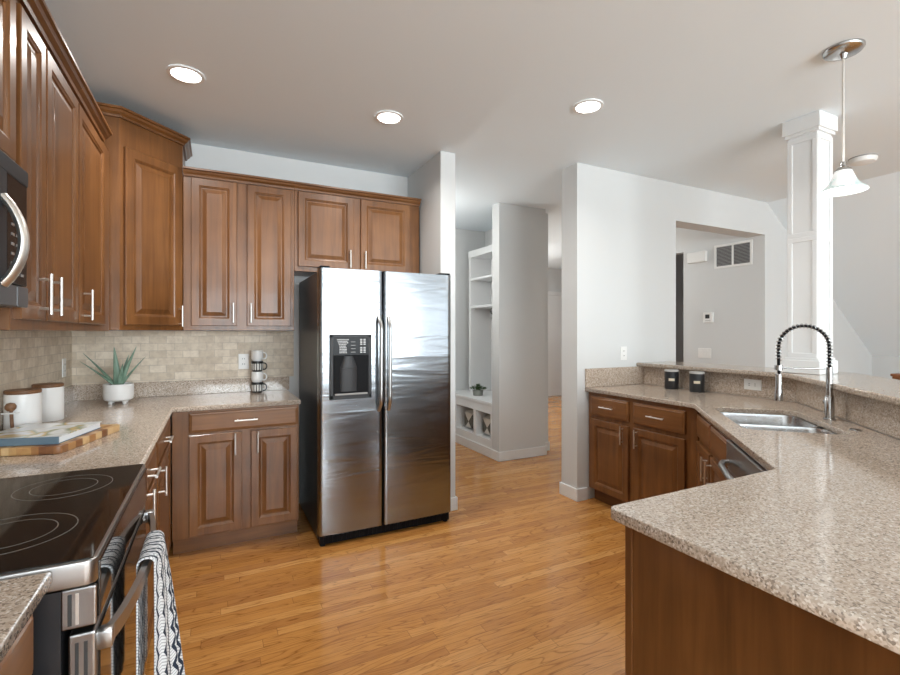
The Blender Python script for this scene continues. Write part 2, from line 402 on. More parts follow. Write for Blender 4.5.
baseb('baseboard_mudroom', [(1.67, 2.68, 5.5 - T, 5.5)])

# ------------------------------------------------------------------ cabinets (local: x along, y inward, front of the box at y=0, doors at y=-.02)
def door_mesh(x0, x1, z0, z1, fr=.055, drawer=False):
    if drawer: prof = [(0, 0), (0, -.013), (.004, -.016), (.012, -.0175), (.016, -.020)]
    else: prof = [(0, 0), (0, -.017), (.003, -.020), (.008, -.020), (fr - .008, -.020), (fr - .003, -.0165), (fr + .002, -.0145), (fr + .005, -.009), (fr + .012, -.009), (fr + .034, -.0165), (fr + .037, -.018)]
    lp = [[(x0 + i, y, z0 + i), (x1 - i, y, z0 + i), (x1 - i, y, z1 - i), (x0 + i, y, z1 - i)] for i, y in prof]
    return MB().rings(lp, True, True, True)
def pull(parent, x, z, vert=True, L=.135, y=-.02):
    mb = MB(); s = .030; r = .0055; h = L / 2
    if vert:
        mb.cyl((x, y - s, z - h), (x, y - s, z + h), r, 12)
        for k in (-1, 1): mb.cyl((x, y + .001, z + k * h * .72), (x, y - s, z + k * h * .72), r * .8, 8)
    else:
        mb.cyl((x - h, y - s, z), (x + h, y - s, z), r, 12)
        for k in (-1, 1): mb.cyl((x + k * h * .72, y + .001, z), (x + k * h * .72, y - s, z), r * .8, 8)
    return mb.build('handle', M['nickel'], parent, True)
def door(p, x0, x1, z0, z1, hx=None, hz=None, vert=True, fr=.055):
    o = door_mesh(x0, x1, z0, z1, fr).build('door', M['wood'], p)
    if hx is not None: pull(o, hx, hz, vert)
    return o
def drawer(p, x0, x1, z0, z1, handle=True):
    o = door_mesh(x0, x1, z0, z1, drawer=True).build('drawer_front', M['woodx'], p)
    if handle: pull(o, (x0 + x1) / 2, (z0 + z1) / 2, False)
    return o
def crown_prof(): return [(0, 0), (-.012, 0), (-.016, .012), (-.030, .024), (-.036, .036), (-.046, .040), (-.046, .052), (0, .052)]
def crown_run(p, pts, z, name='crown_moulding'):
    """moulding following open polyline pts (local xy) on its outer side; outward normals given per segment to the right of travel"""
    pr = crown_prof(); n = len(pts); V2 = [Vector(q) for q in pts]; loops = []
    for i in range(n):
        ds = []
        if i > 0: ds.append((V2[i] - V2[i - 1]).normalized())
        if i < n - 1: ds.append((V2[i + 1] - V2[i]).normalized())
        ns = [Vector((d.y, -d.x)) for d in ds]
        if len(ns) == 2:
            b = (ns[0] + ns[1]).normalized(); b = b / max(.3, b.dot(ns[0]))
        else: b = ns[0]
        loops.append([(V2[i].x + b.x * (-o_), V2[i].y + b.y * (-o_), z + h) for o_, h in pr])
    return MB().rings(loops, True, True, True).build(name, M['woodx'], p)

def base_cab(label, loc, rz, W, D, parts, toe=True, group=None, sinkbox=False):
    t_ = thing('base_cabinet', label, 'cabinet', loc, rz, group)
    bm_ = MB()
    if sinkbox: bm_.box(0, W, 0, D, .105, .66, .002, 1).box(0, W, 0, .045, .66, .884).box(0, .018, .045, D, .66, .884).box(W - .012, W, .045, D, .66, .884)
    else: bm_.box(0, W, 0, D, .105, .884, .002, 1)
    bm_.build('cabinet_body', M['wood'], t_)
    MB().box(0.002, W - .002, .06, D - .02, 0, .105).build('toe_kick', M['woodx'], t_)
    for q in parts:
        if q[0] == 'd': door(t_, *q[1:])
        else: drawer(t_, *q[1:])
    return t_

# back wall base cabinet, x -.24 .. .507, face at y=3.27
base_cab('brown base cabinet left of the refrigerator, one wide drawer over two doors', (-.145 - .085, 3.27, 0), 0, .737, .60,
         [('w', .09, .728, .75, .872), ('d', .09, .386, .118, .735, .345, .665), ('d', .438, .728, .118, .735, .478, .665)])
# left run base cabinets (rotated 90: local x -> +Y, faces +X)
base_cab('brown base cabinet in the left run, beside the far side of the range', (-.25, 1.905, 0), 90, .565, .595,
         [('w', .02, .55, .745, .87), ('d', .02, .55, .118, .73, .14, .715)])
base_cab('brown base cabinet in the left run, tucked into the inner corner under the potted aloe', (-.25, 2.475, 0), 90, .79, .595,
         [('w', .02, .71, .745, .87), ('d', .02, .71, .118, .73, .06, .675)])
MB_near = base_cab('brown base cabinet at the left foreground, on the near side of the range', (-.31, .30, 0), 90, .822, .535,
         [('w', .02, .80, .745, .87), ('d', .02, .405, .118, .73, .35, .66), ('d', .415, .80, .118, .73, .46, .66)])
# right wall run (rotated -90: local x -> -Y, faces -X)
base_cab('dark brown two-drawer two-door base cabinet against the white wall on the right', (2.73, 2.905, 0), -90, .965, .60,
         [('w', .035, .42, .705, .856), ('w', .465, .885, .705, .856), ('d', .035, .42, .113, .672, .375, .60), ('d', .465, .885, .113, .672, .505, .60)])
# sink cabinet on the diagonal
s2 = math.sqrt(.5)
def dg(s, t_): return (2.70 - s2 * s + s2 * t_, 1.945 - s2 * s - s2 * t_)
ox, oy = dg(.012, .028)
base_cab('dark brown diagonal sink cabinet between the right base cabinet and the dishwasher', (ox, oy, 0), 225, .80, .56,
         [('w', .02, .385, .72, .856, False), ('w', .41, .79, .72, .856, False), ('d', .02, .385, .113, .69, .345, .60), ('d', .41, .79, .113, .69, .45, .60)], sinkbox=True)
# dishwasher
ox, oy = dg(.818, .03)
dw = thing('dishwasher', 'stainless dishwasher with a bowed handle beside the diagonal sink cabinet', 'dishwasher', (ox, oy, 0), 225)
MB().box(0, .605, 0, .55, .1, .88).build('tub', M['blackside'], dw)
MB().box(.01, .595, .05, .5, 0, .1).build('toe_kick', M['black'], dw)
d_ = MB().box(.004, .601, -.025, 0, .11, .74, .004).build('door_panel', M['steel2'], dw)
MB().box(.004, .601, -.03, 0, .745, .872, .006).build('control_panel', M['steel2'], dw)
MB().tube([(.05, -.025, .775), (.06, -.055, .775), (.12, -.075, .775), (.30, -.085, .775), (.48, -.075, .775), (.54, -.055, .775), (.55, -.025, .775)], .013, 12).build('handle', M['steel2'], dw, True)
# peninsula base with plain end panel
t_ = thing('peninsula_cabinet', 'wood peninsula cabinet with a plain end panel under the foreground counter', 'cabinet', (.945, .22, 0))
MB().box(0.02, .70, 0, .63, .105, .884).build('cabinet_body', M['wood'], t_)
MB().box(0.03, .69, 0.02, .56, 0, .105).build('toe_kick', M['wood_dark'], t_)
MB().box(0, .02, 0, .648, 0, .884, .002, 1).build('end_panel', M['wood'], t_)
MB().box(-.004, 0, .629, .652, 0, .884, .0015, 1).build('edge_strip', M['wood'], t_)

# ------------------------------------------------------------------ counters
o = slab('countertop', [(XL + .002, 1.895), (-.225, 1.895), (-.225, 3.24), (.514, 3.24), (.514, YB - .002), (XL + .002, YB - .002)], [], .885, .915, .006, M['granite'])
tag(o, 'L-shaped granite counter in the left corner, with aloe and white jars on it', 'countertop')
o = slab('countertop', [(XL + .002, .28), (-.275, .28), (-.275, 1.128), (XL + .002, 1.128)], [], .885, .915, .006, M['granite'])
tag(o, 'short granite counter piece at the lower left corner, in front of the black cooktop', 'countertop')
hole = []
SH = (.095, .785, .085, .505)
for q in roundrect(*SH, .06): hole.append(dg(*q))
rp = []
for i in range(5):
    a = math.radians(90 + 90 * i / 4); rp.append((.908 + .02 + .02 * math.cos(a), .899 - .02 + .02 * math.sin(a)))
penin = [(2.70, WY - .002), (3.36, WY - .002), (3.36, 1.70), (1.86, .20), (.908, .20)] + rp[::-1] + [(1.654, .899), (2.70, 1.945)]
o = slab('countertop', penin, [hole], .885, .915, .004, M['granite'])
tag(o, 'large angled granite counter on the right holding the sink', 'countertop')
# granite upstands
o = MB().box(XL + .002, .525, YB - .022, YB - .002, .915, 1.018, .002, 1).box(XL + .002, XL + .022, 1.895, YB - .022, .915, 1.018, .002, 1).build('granite_upstand', M['granite'])
tag(o, 'low granite upstand strip along the left corner counter below the stone tiles', 'backsplash')
# stone tiles
tag(MB().box(XL, .56, YB - .010, YB - .0005, 1.018, 1.375).build('tile_backsplash', M['tile_back']), 'beige travertine tile backsplash on the back wall behind the mugs and aloe', 'backsplash')
tag(MB().box(XL + .0005, XL + .010, .28, YB - .010, 1.018, 1.43).build('tile_backsplash', M['tile_left']), 'beige travertine tile backsplash on the left wall behind the white jars', 'backsplash')
# raised bar: support wall, granite face, ledge
pw = [(3.385, WY - .002), (3.53, WY - .002), (3.53, 1.63), (2.10, .20), (1.895, .20), (3.385, 1.69)]
struct('wall_bar', MB().prism(pw, 0, 1.069), M['wall'])
o = MB().prism([(3.36, WY - .004), (3.383, WY - .004), (3.383, 1.691), (1.892, .20), (1.862, .20), (3.36, 1.698)], .916, 1.069).build('granite_upstand', M['granite'])
tag(o, 'tall granite facing between the peninsula counter and the raised bar ledge', 'backsplash')
o = MB().box(2.70, 3.358, WY - .022, WY - .002, .916, 1.069, .002, 1).build('granite_upstand', M['granite'])
tag(o, 'short granite upstand on the white wall left of the black canisters', 'backsplash')
lw = .62
o = slab('bar_ledge', [(3.29, WY - .002), (3.73, WY - .002), (3.73, 1.715 - .182), (2.40, .20), (1.775, .20), (3.29, 1.715)], [], 1.070, 1.102, .007, M['granite'])
tag(o, 'raised granite bar ledge behind the faucet and sink', 'countertop')

# ------------------------------------------------------------------ upper cabinets
def upper(label, loc, rz, W, D, z0, z1, parts, group=None):
    t_ = thing('wall_cabinet', label, 'cabinet', loc, rz, group)
    MB().box(0, W, 0, D, z0, z1, .0015, 1).build('cabinet_body', M['wood'], t_)
    for q in parts: door(t_, *q)
    return t_
ZT = 2.415
# back wall pair
u = upper('brown wall cabinet with two narrow tall doors above the stacked mugs', (-.186, 3.57, 0), 0, .706, .305, 1.378, ZT,
      [(.046, .324, 1.41, 2.398, .300, 1.50), (.388, .681, 1.41, 2.398, .412, 1.50)])
crown_run(u, [(0, 0), (.706, 0)], ZT - .01)
MB().box(0, .706, -.004, .02, ZT - .008, ZT).build('top_rail', M['woodx'], u)
u = upper('short brown wall cabinet above the refrigerator, two nearly square doors', (.521, 3.57, 0), 0, .99, .305, 1.815, ZT,
      [(.025, .437, 1.85, 2.398, .405, 1.925), (.492, .902, 1.85, 2.398, .523, 1.925)])
crown_run(u, [(0, 0), (.99, 0)], ZT - .01)
# left wall: faces +X, rz=90, local x -> +Y.  face at x=-.535
LT = 2.39
u = upper('brown left wall cabinet next to the microwave, two tall doors with paired pulls', (-.535, 1.80, 0), 90, .686, .31, 1.372, LT,
      [(.022, .252, 1.405, 2.345, .185, 1.492), (.268, .680, 1.405, 2.345, .300, 1.492)])
crown_run(u, [(0, 0), (.686, 0)], LT - .01)
u = upper('brown single-door wall cabinet on the left wall beside the tall corner cabinet', (-.535, 2.487, 0), 90, .755, .31, 1.372, LT,
      [(.010, .535, 1.405, 2.345, .085, 1.487)])
crown_run(u, [(0, 0), (.565, 0)], LT - .01)
u = upper('brown wall cabinet above the microwave at the upper left corner', (-.535, .98, 0), 90, .819, .31, 1.835, LT,
      [(.010, .395, 1.86, 2.345, .36, 1.93), (.41, .803, 1.86, 2.345, .445, 1.93)])
crown_run(u, [(0, 0), (.819, 0)], LT - .01)
# diagonal corner cabinet, taller
cc = thing('corner_wall_cabinet', 'taller diagonal corner cabinet with one wide door above the potted aloe', 'cabinet', (-.49, 3.27, 0), 45)
def loc45(x, y): dx, dy = x + .49, y - 3.27; return (s2 * (dx + dy), s2 * (-dx + dy))
cp = [loc45(-.49, 3.27), loc45(-.19, 3.57), loc45(-.19, YB - .003), loc45(XL + .003, YB - .003), loc45(XL + .003, 3.27)]
CT = 2.615
MB().prism(cp, 1.378, CT).build('cabinet_body', M['wood'], cc)
L45 = .3 * math.sqrt(2)
door(cc, .022, L45 - .022, 1.41, 2.445, L45 - .045, 1.47, True, .06)
crown_run(cc, [loc45(XL + .004, 3.27), loc45(-.49, 3.27), loc45(-.19, 3.57), loc45(-.19, YB - .004)], CT - .012)

# ------------------------------------------------------------------ microwave over the range
mw = thing('microwave', 'black and stainless over-range microwave with a big bowed handle at the left edge', 'microwave', (-.48, 0, 0))
MB().box(-.36, -.035, .99, 1.75, 1.435, 1.825).build('case', M['blackside'], mw)
MB().box(-.035, 0, .99, 1.60, 1.495, 1.822, .004).build('door_panel', M['mwgrey'], mw)
cpn = MB().box(-.035, -.002, 1.603, 1.75, 1.495, 1.822, .003).build('control_panel', M['blackmatte'], mw)
mb = MB()
for i in range(7):
    for j in range(3): mb.box(-.002, -.0005, 1.632 + j * .034, 1.650 + j * .034, 1.52 + i * .026, 1.527 + i * .026)
mb.build('key_print', M['greyprint'], cpn)
MB().box(-.0365, .001, .99, 1.75, 1.780, 1.824, .003).build('vent_grille', M['mwgrey'], mw)
MB().box(-.035, .001, .99, 1.663, 1.436, 1.492, .003).box(-.035, .001, 1.668, 1.75, 1.436, 1.492, .003).build('bottom_trim', M['mwtrim'], mw)
pth = []
for i in range(13):
    a = i / 12; pth.append((-.002 + .042 * math.sin(PI * a) ** .8, 1.575, 1.487 + .225 * a))
MB().tube(pth, .014, 12, sq=(1.3, .8)).build('handle', M['nickel'], mw, True)

# ------------------------------------------------------------------ range
rg = thing('range', 'stainless electric range with a black glass cooktop at the lower left', 'range', (0, 0, 0))
Y0, Y1 = 1.133, 1.890
XF = -.208
MB().box(XL + .03, XF - .055, Y0 + .002, Y1 - .002, .03, .868).build('side_panels', M['blackside'], rg)
# steel top frame: rim with rounded front corners
slab('cooktop_frame', roundrect(XL + .025, XF, Y0, Y1, .02, 4), [], .871, .9195, .003, M['steel2'], rg)
ct = MB().box(XL + .04, XF - .007, Y0 + .010, Y1 - .010, .9190, .9215).build('cooktop_glass', M['blackglass'], rg)
def ringmesh(cx, cy, r, w_=.0012):
    return MB().lathe([(r - w_, 0), (r - w_, .0003), (r + w_, .0003), (r + w_, 0)], 64, (cx, cy, .9216))
for cx, cy, rs in ((-.405, 1.355, (.120, .084)), (-.385, 1.70, (.112, .076)), (-.68, 1.36, (.08,)), (-.68, 1.70, (.08,))):
    for r in rs: ringmesh(cx, cy, r).build('burner_ring', M['ringprint'], ct, True)
MB().box(XL + .03, XL + .07, Y0 + .03, Y1 - .03, .9195, .945, .004).build('rear_vent', M['steel2'], rg)
# control panel: black glass face, steel end caps
cpn = MB().box(XF - .05, XF + .003, Y0 + .024, Y1 - .012, .795, .907, .003).build('control_panel', M['blackglass'], rg)
mb = MB()
for i in range(9):
    for j in range(3): mb.box(XF + .002, XF + .0028, 1.26 + i * .022, 1.272 + i * .022, .812 + j * .016, .819 + j * .016)
mb.build('key_print', M['greyprint'], cpn)
MB().box(XF + .0015, XF + .0025, 1.24, 1.48, .803, .806).build('display_line', M['nickel'], cpn)
for y0_, y1_ in ((Y0, Y0 + .012), (Y1 - .012, Y1)):
    e_ = MB().box(XF - .055, XF, y0_, y1_, .792, .869, .003).build('end_cap', M['steel2'], rg)
    yy = y0_ - .001 if y0_ < 1.5 else y1_ + .001
    MB().box(XF - .044, XF - .038, yy - .001, yy + .001, .80, .86).build('groove', M['slot'], e_)
    MB().box(XF - .032, XF - .027, yy - .001, yy + .001, .80, .86).build('ridge', M['nickel'], e_)
dr = MB().box(XF - .045, XF - .002, Y0 + .004, Y1 - .004, .215, .778, .004).build('oven_door', M['steel2'], rg)
MB().box(XF - .003, XF + .002, Y0 + .03, Y1 - .03, .25, .77, .001, 1).build('door_glass', M['blackglass'], dr)
mb = MB()
for a in (XF - .034, XF - .020): mb.box(a, a + .006, Y0 + .0030, Y0 + .006, .40, .762)
mb.build('vent_slots', M['slot'], dr)
MB().box(XF - .045, XF, Y0 + .004, Y1 - .004, .05, .205, .004).build('warming_drawer', M['steel2'], rg)
pth = []
HZ = .748
for i in range(17):
    a = i / 16; y = Y0 + .03 + a * (Y1 - Y0 - .06); pth.append((XF + .012 + .036 * math.sin(PI * a) ** .7, y, HZ))
hb = MB().rings([[(x - .007, y, z - .016), (x + .007, y, z - .016), (x + .007, y, z + .016), (x - .007, y, z + .016)] for x, y, z in pth], True, True, True); hb.box(XF - .004, XF + .024, Y0 + .016, Y0 + .046, HZ - .018, HZ + .018, .003).box(XF - .004, XF + .024, Y1 - .046, Y1 - .016, HZ - .018, HZ + .018, .003)
hb.build('handle', M['steel2'], dr, True)
# towel over the handle
def towel():
    bm = bmesh.new(); uvl = bm.loops.layers.uv.new('uv')
    ny, W0, yc = 40, .19, 1.535
    hx = XF + .012 + .036
    prof = []                                   # (x, z) across, back hem -> over the bar -> front hem
    for i in range(14): prof.append((hx - .018, .42 + (HZ - .42) * i / 14))
    for i in range(9):
        a = PI - PI * i / 8; prof.append((hx + .018 * math.cos(a), HZ + .014 + .016 * math.sin(a)))
    for i in range(1, 25): prof.append((hx + .018, HZ - (HZ - .22) * i / 24))
    ln = [0]
    for a, b in zip(prof, prof[1:]): ln.append(ln[-1] + math.hypot(a[0] - b[0], a[1] - b[1]))
    V_ = []
    for k, (x, z) in enumerate(prof):
        row = []; dn = max(0, min(1, (HZ - z) / .5)); side = 1 if k > 18 else -1
        for j in range(ny + 1):
            u_ = j / ny - .5
            wv = math.sin(u_ * 2 * PI * 2.6 + .5) * (.004 + .016 * dn) + math.sin(u_ * 2 * PI * 5.3) * .004 * dn
            yy = yc + u_ * W0 * (1 - .10 * dn) + .010 * math.sin(k * .3) * dn
            fx = max(0, wv) if side > 0 else min(0, wv) * .45
            row.append(bm.verts.new((x + (fx * .8 + .002 + .052 * dn ** .8 * (u_ + .5) + .012 * math.sin(PI * (u_ + .5))) if side > 0 else x + fx * .4, yy, z)))
        V_.append(row)
    for k in range(len(prof) - 1):
        for j in range(ny):
            f = bm.faces.new((V_[k][j], V_[k][j + 1], V_[k + 1][j + 1], V_[k + 1][j])); f.smooth = True
            for lp, (kk, jj) in zip(f.loops, ((k, j), (k, j + 1), (k + 1, j + 1), (k + 1, j))): lp[uvl].uv = (jj / ny * W0 * 1.5, ln[kk])
    me = bpy.data.meshes.new('tea_towel'); bm.to_mesh(me); bm.free(); me.materials.append(M['towel'])
    o = bpy.data.objects.new('tea_towel', me); COL.objects.link(o)
    so = o.modifiers.new('thick', 'SOLIDIFY'); so.thickness = .004; so.offset = 0
    return o
tag(towel(), 'navy and white zigzag tea towel draped over the oven door handle', 'towel')

# ------------------------------------------------------------------ refrigerator
fr = thing('refrigerator', 'stainless side-by-side refrigerator with ice dispenser and black sides', 'refrigerator', (0, 0, 0))
FX0, FX1, FS, FY = .588, 1.524, 1.009, 2.998
MB().box(FX0 + .004, FX1 - .004, FY + .075, FY + .80, .03, 1.755, .004).build('cabinet_body', M['blackside'], fr)
def fdoor(x0, x1, cut=None):
    # gently bowed stainless front
    n = 24; z0, z1 = .075, 1.775
    def bow(x): a = (x - FX0) / (FX1 - FX0); return FY + .010 - .010 * math.sin(PI * a) ** .6 if 0 < a < 1 else FY + .010
    lp = []
    r = .012; xsn = [x0 + (x1 - x0) * i / n for i in range(n + 1)]
    front = [(x0, FY + .07), (x0, FY + .022)] + [(x0 + .004, bow(x0) + .006)] + [(x, bow(x)) for x in [x0 + .012 + (x1 - x0 - .024) * i / n for i in range(n + 1)]] + [(x1 - .004, bow(x1) + .006), (x1, FY + .022), (x1, FY + .07)]
    mb = MB(); mb.rings([[(x, y, z) for x, y in front] for z in (z0, z0 + .01, z1 - .01, z1)], True, True, True)
    return mb
ld = fdoor(FX0, FS - .004).build('left_door', M['steel'], fr, True)
rd = fdoor(FS + .004, FX1).build('right_door', M['steel'], fr, True)
for p, x in ((ld, FS - .030), (rd, FS + .030)):
    pth = []
    zs0, zs1 = .845, 1.470
    for i in range(25):
        a = i / 24; e_ = min(1, min(a, 1 - a) / .12); pth.append((x + (-.004 if p is ld else .004) * (1 - e_), FY - .004 - .046 * math.sin(e_ * PI / 2), zs0 + (zs1 - zs0) * a))
    MB().tube(pth, .0115, 12, sq=(1.1, .9)).build('handle', M['steel2'], p, True)
# dispenser
DX0, DX1, DZ0, DZ1 = .652, .925, .935, 1.352
dp = thing('x', 'x', 'x'); bpy.data.objects.remove(dp)
yf = FY - .002
mb = MB(); fr_ = .022
mb.box(DX0, DX1, yf - .008, yf + .012, DZ1 - fr_, DZ1, .003).box(DX0, DX1, yf - .008, yf + .012, DZ0, DZ0 + fr_ * 1.3, .003)
mb.box(DX0, DX0 + fr_, yf - .008, yf + .012, DZ0 + .005, DZ1 - .005, .003).box(DX1 - fr_, DX1, yf - .008, yf + .012, DZ0 + .005, DZ1 - .005, .003)
dp = mb.build('dispenser_frame', M['fascia'], ld)
MB().box(DX0 + .015, DX1 - .015, yf - .004, yf + .002, DZ0 + .02, DZ1 - .02).build('recess', M['black'], dp)
cpn = MB().box(DX0 + .02, DX1 - .02, yf - .007, yf - .002, DZ1 - .135, DZ1 - .02, .001, 1).build('control_panel', M['blackmatte'], dp)
mb = MB(); mb2 = MB()
random.seed(3)
for j in range(9):
    z = DZ1 - .036 - j * .0105
    x = DX0 + .045 + (.004 * j if j < 5 else .016)
    while x < DX0 + .115 - (.003 * j if j < 5 else .01):
        w_ = random.uniform(.004, .011); mb.box(x, x + w_, yf - .0078, yf - .0068, z, z + .0055); x += w_ + .003
    if j % 5 != 4:
        for q in range(2): mb2.box(DX0 + .196 + q * .022, DX0 + .210 + q * .022, yf - .0078, yf - .0068, z, z + .006)
mb.build('label_print', M['whiteprint'], cpn); mb2.build('button_print', M['whiteprint'], cpn)
mb = MB()
for j in range(4): mb.box(DX0 + .135, DX0 + .165, yf - .0078, yf - .0068, DZ1 - .05 - j * .022, DZ1 - .047 - j * .022)
mb.build('indicator_marks', M['greyprint'], cpn)
MB().lathe([(.055, 0), (.028, .075), (.0, .075)], 20, (DX0 + .12, yf - .004, DZ1 - .215), sy=.28).build('chute', M['fascia'], dp, True)
MB().lathe([(.055, 0), (.055, .15), (0, .15)], 20, (DX0 + .12, yf - .003, DZ0 + .05), sy=.2).build('paddle', M['fascia'], dp, True)
MB().box(DX0 + .03, DX1 - .03, yf - .018, yf - .004, DZ0 + .028, DZ0 + .038, .002).build('drip_tray', M['greyprint'], dp)
mb = MB().box(FX0 + .01, FX1 - .01, FY + .03, FY + .075, .012, .07)
for i in range(30): mb.box(FX0 + .03 + i * .0295, FX0 + .045 + i * .0295, FY + .024, FY + .03, .02, .06)
mb.build('kick_grille', M['black'], fr)
for x in (FX0 + .03, FX1 - .03): MB().lathe([(.018, 0), (.018, .03)], 16, (x, FY + .05, 0), True, True).build('foot', M['black'], fr)
for x0, x1 in ((FX0 + .01, FX0 + .07), (FX1 - .085, FX1 - .005)): MB().box(x0, x1, FY + .02, FY + .12, 1.775, 1.79, .003).build('hinge_cover', M['black'], fr)

# ------------------------------------------------------------------ sink, faucet
sk = thing('sink', 'double bowl stainless undermount sink in the diagonal counter', 'sink', (*dg(0, 0), 0), 225)
def bowl(s0, s1, t0, t1, zb):
    mb = MB(); lp = []
    for ins, z in ((-.012, .884), (0, .884), (.004, .87), (.010, zb + .03), (.035, zb + .004), (.05, zb)):
        rr = max(.02, .06 - ins); lp.append([(a, b, z) for a, b in roundrect(s0 + ins, s1 - ins, t0 + ins, t1 - ins, rr)])
    mb.rings(lp, True, False, True); return mb
for q, a, b in ((0, .098, .455), (1, .470, .782)):
    bw = bowl(a, b, .088, .502, .70).build('bowl', M['sink'], sk, True)
    so = bw.modifiers.new('thick', 'SOLIDIFY'); so.thickness = .0015; so.offset = -1
    MB().lathe([(.045, 0), (.045, .003), (.03, .002), (0, .001)], 24, ((a + b) / 2, .30, .7015)).build('drain', M['chrome'], bw, True)
fb = dg(.379, .566)
fc = thing('faucet', 'tall spring-neck pull-down faucet in brushed metal behind the sink', 'faucet', (fb[0], fb[1], .915), 225)
# local: -y points to the sink
MB().lathe([(.027, 0), (.027, .006), (.021, .010), (.021, .115), (.0185, .118), (.0185, .125), (.0145, .128), (.0145, .27), (0, .27)], 24, cap0=True).build('post', M['chrome'], fc, True)
R_ = .112
arc = [(0, 0, .27), (0, 0, .32), (0, 0, .362)]
for i in range(1, 17):
    a = PI * i / 16; arc.append((0, -R_ + R_ * math.cos(a), .372 + R_ * math.sin(a)))
arc += [(0, -2 * R_, .30), (0, -2 * R_ + .002, .225)]
MB().tube(arc, .0075, 10).build('hose', M['black'], fc, True)
# spring coil around hose
def resample(path, n):
    P = [Vector(p) for p in path]; L_ = [0]
    for a, b in zip(P, P[1:]): L_.append(L_[-1] + (b - a).length)
    out = []
    for i in range(n):
        d = L_[-1] * i / (n - 1); k = 0
        while k < len(P) - 2 and L_[k + 1] < d: k += 1
        f_ = (d - L_[k]) / (L_[k + 1] - L_[k]); out.append(P[k].lerp(P[k + 1], f_))
    return out
turns = 30; NS = turns * 10; rs = resample(arc[:-1], NS)
coil = []
for i, p in enumerate(rs):
    d = (rs[min(i + 1, NS - 1)] - rs[max(i - 1, 0)]).normalized(); a = Vector((1, 0, 0)); b = d.cross(a)
    an = 2 * PI * i / 10; coil.append(p + (a * math.cos(an) + b * math.sin(an)) * .0118)
MB().tube(coil, .0021, 6).build('spring', M['chrome'], fc, True)
MB().lathe([(.010, .145), (.0145, .14), (.0155, .06), (.018, .05), (.0215, .012), (.0205, 0), (0, 0)], 20, (0, -2 * R_, .088), cap0=True).build('spray_head', M['chrome'], fc, True)
MB().cyl((0, 0, .262), (0, -2 * R_, .262), .0042, 10).build('support_arm', M['chrome'], fc, True)
MB().lathe([(.019, .250), (.019, .276)], 20, (0, -2 * R_, 0), True, True).build('docking_ring', M['chrome'], fc, True)
hd = MB().cyl((0, 0, .085), (-.047, .0, .085), .013, 14).build('valve', M['chrome'], fc, True)
MB().tube([(-.040, .0, .090), (-.043, .004, .13), (-.046, .006, .175)], .0045, 8).build('lever', M['chrome'], fc, True)
hc = Vector((*dg(.66, .56), .9155))
mb = MB().lathe([(.024, 0), (.024, .003), (.018, .007), (0, .008)], 24, cap0=True)
o = mb.build('sink_hole_cover', M['chrome'], None, True, tuple(hc)); tag(o, 'small round metal hole cover on the counter right of the faucet', 'hole cover')

# ------------------------------------------------------------------ column, ceiling lamps, pendant, detector
cl = thing('square_column', 'white panelled square column standing on the raised bar ledge', 'column', (3.44, 1.66, 1.103))
hz = CZ - 1.103
MB().box(-.083, .083, -.083, .083, 0, hz, .002, 1).build('shaft', M['trimw'], cl)
mb = MB()
for zz0, zz1 in ((.13, .84), (.90, hz - .16)):
    for ang in range(4):
        c_, s_ = [(1, 0), (0, 1), (-1, 0), (0, -1)][ang]
        def fb_(u0, u1, z0, z1):
            if c_: mb.box(c_ * .083, c_ * .090, u0, u1, z0, z1, .002, 1)
            else: mb.box(u0, u1, s_ * .083, s_ * .090, z0, z1, .002, 1)
        w2 = .085
        fb_(-w2, -w2 + .028, zz0, zz1); fb_(w2 - .028, w2, zz0, zz1); fb_(-w2, w2, zz0 - .03, zz0); fb_(-w2, w2, zz1, zz1 + .03)
mb.build('panel_frames', M['trimw'], cl)
MB().box(-.108, .108, -.108, .108, hz - .095, hz - .0005, .003).box(-.098, .098, -.098, .098, hz - .115, hz - .095, .003).build('capital', M['trimw'], cl)
MB().box(-.108, .108, -.108, .108, 0, .085, .004).box(-.098, .098, -.098, .098, .085, .1, .003).build('plinth', M['trimw'], cl)

def can(x, y, label, group=True):
    e_ = thing('recessed_light', label, 'ceiling light', (x, y, CZ), 0, 'recessed ceiling lights')
    MB().lathe([(.090, -.001), (.090, -.007), (.072, -.009), (.070, -.002)], 40).build('trim_ring', M['canring'], e_, True)
    MB().lathe([(.070, -.004), (.069, -.0045)], 40, cap0=True, cap1=True).build('lens', M['lamp'], e_)
    l = bpy.data.lights.new('can_bulb', 'AREA'); l.shape = 'DISK'; l.size = .13; l.energy = 9; l.color = (1, .97, .93); l.spread = math.radians(150)
    o = bpy.data.objects.new('can_bulb', l); COL.objects.link(o); o.parent = e_; o.location = (0, 0, -.012)
can(-.136, 2.856, 'round recessed ceiling light above the corner cabinet, leftmost of the three')
can(.994, 2.844, 'round recessed ceiling light in front of the refrigerator, middle of the three')
can(2.026, 2.163, 'round recessed ceiling light over the right side of the floor, rightmost of the three')

def added_lamp(x, y, label, e):  # lamps added out of view to brighten mudroom, hall and entry
    e_ = thing('added_ceiling_lamp', label, 'ceiling light', (x, y, CZ))
    MB().lathe([(.15, -.001), (.15, -.025), (.14, -.03)], 40).build('lamp_base', M['canring'], e_, True)
    MB().lathe([(.14, -.03), (.13, -.06), (.09, -.085), (0, -.095)], 40).build('diffuser', M['lamp'], e_, True)
    l = bpy.data.lights.new('added_hall_light', 'POINT'); l.energy = e; l.color = (1, .98, .95); l.shadow_soft_size = .1
    o = bpy.data.objects.new('added_hall_light', l); COL.objects.link(o); o.parent = e_; o.location = (0, 0, -.60)
added_lamp(1.86, 4.5, 'added unseen ceiling lamp brightening the mudroom passage', 11)
added_lamp(4.55, 4.6, 'added unseen ceiling lamp brightening the grey hall behind the opening', 5)
added_lamp(4.3, 6.9, 'added unseen ceiling lamp brightening the far entry', 60)
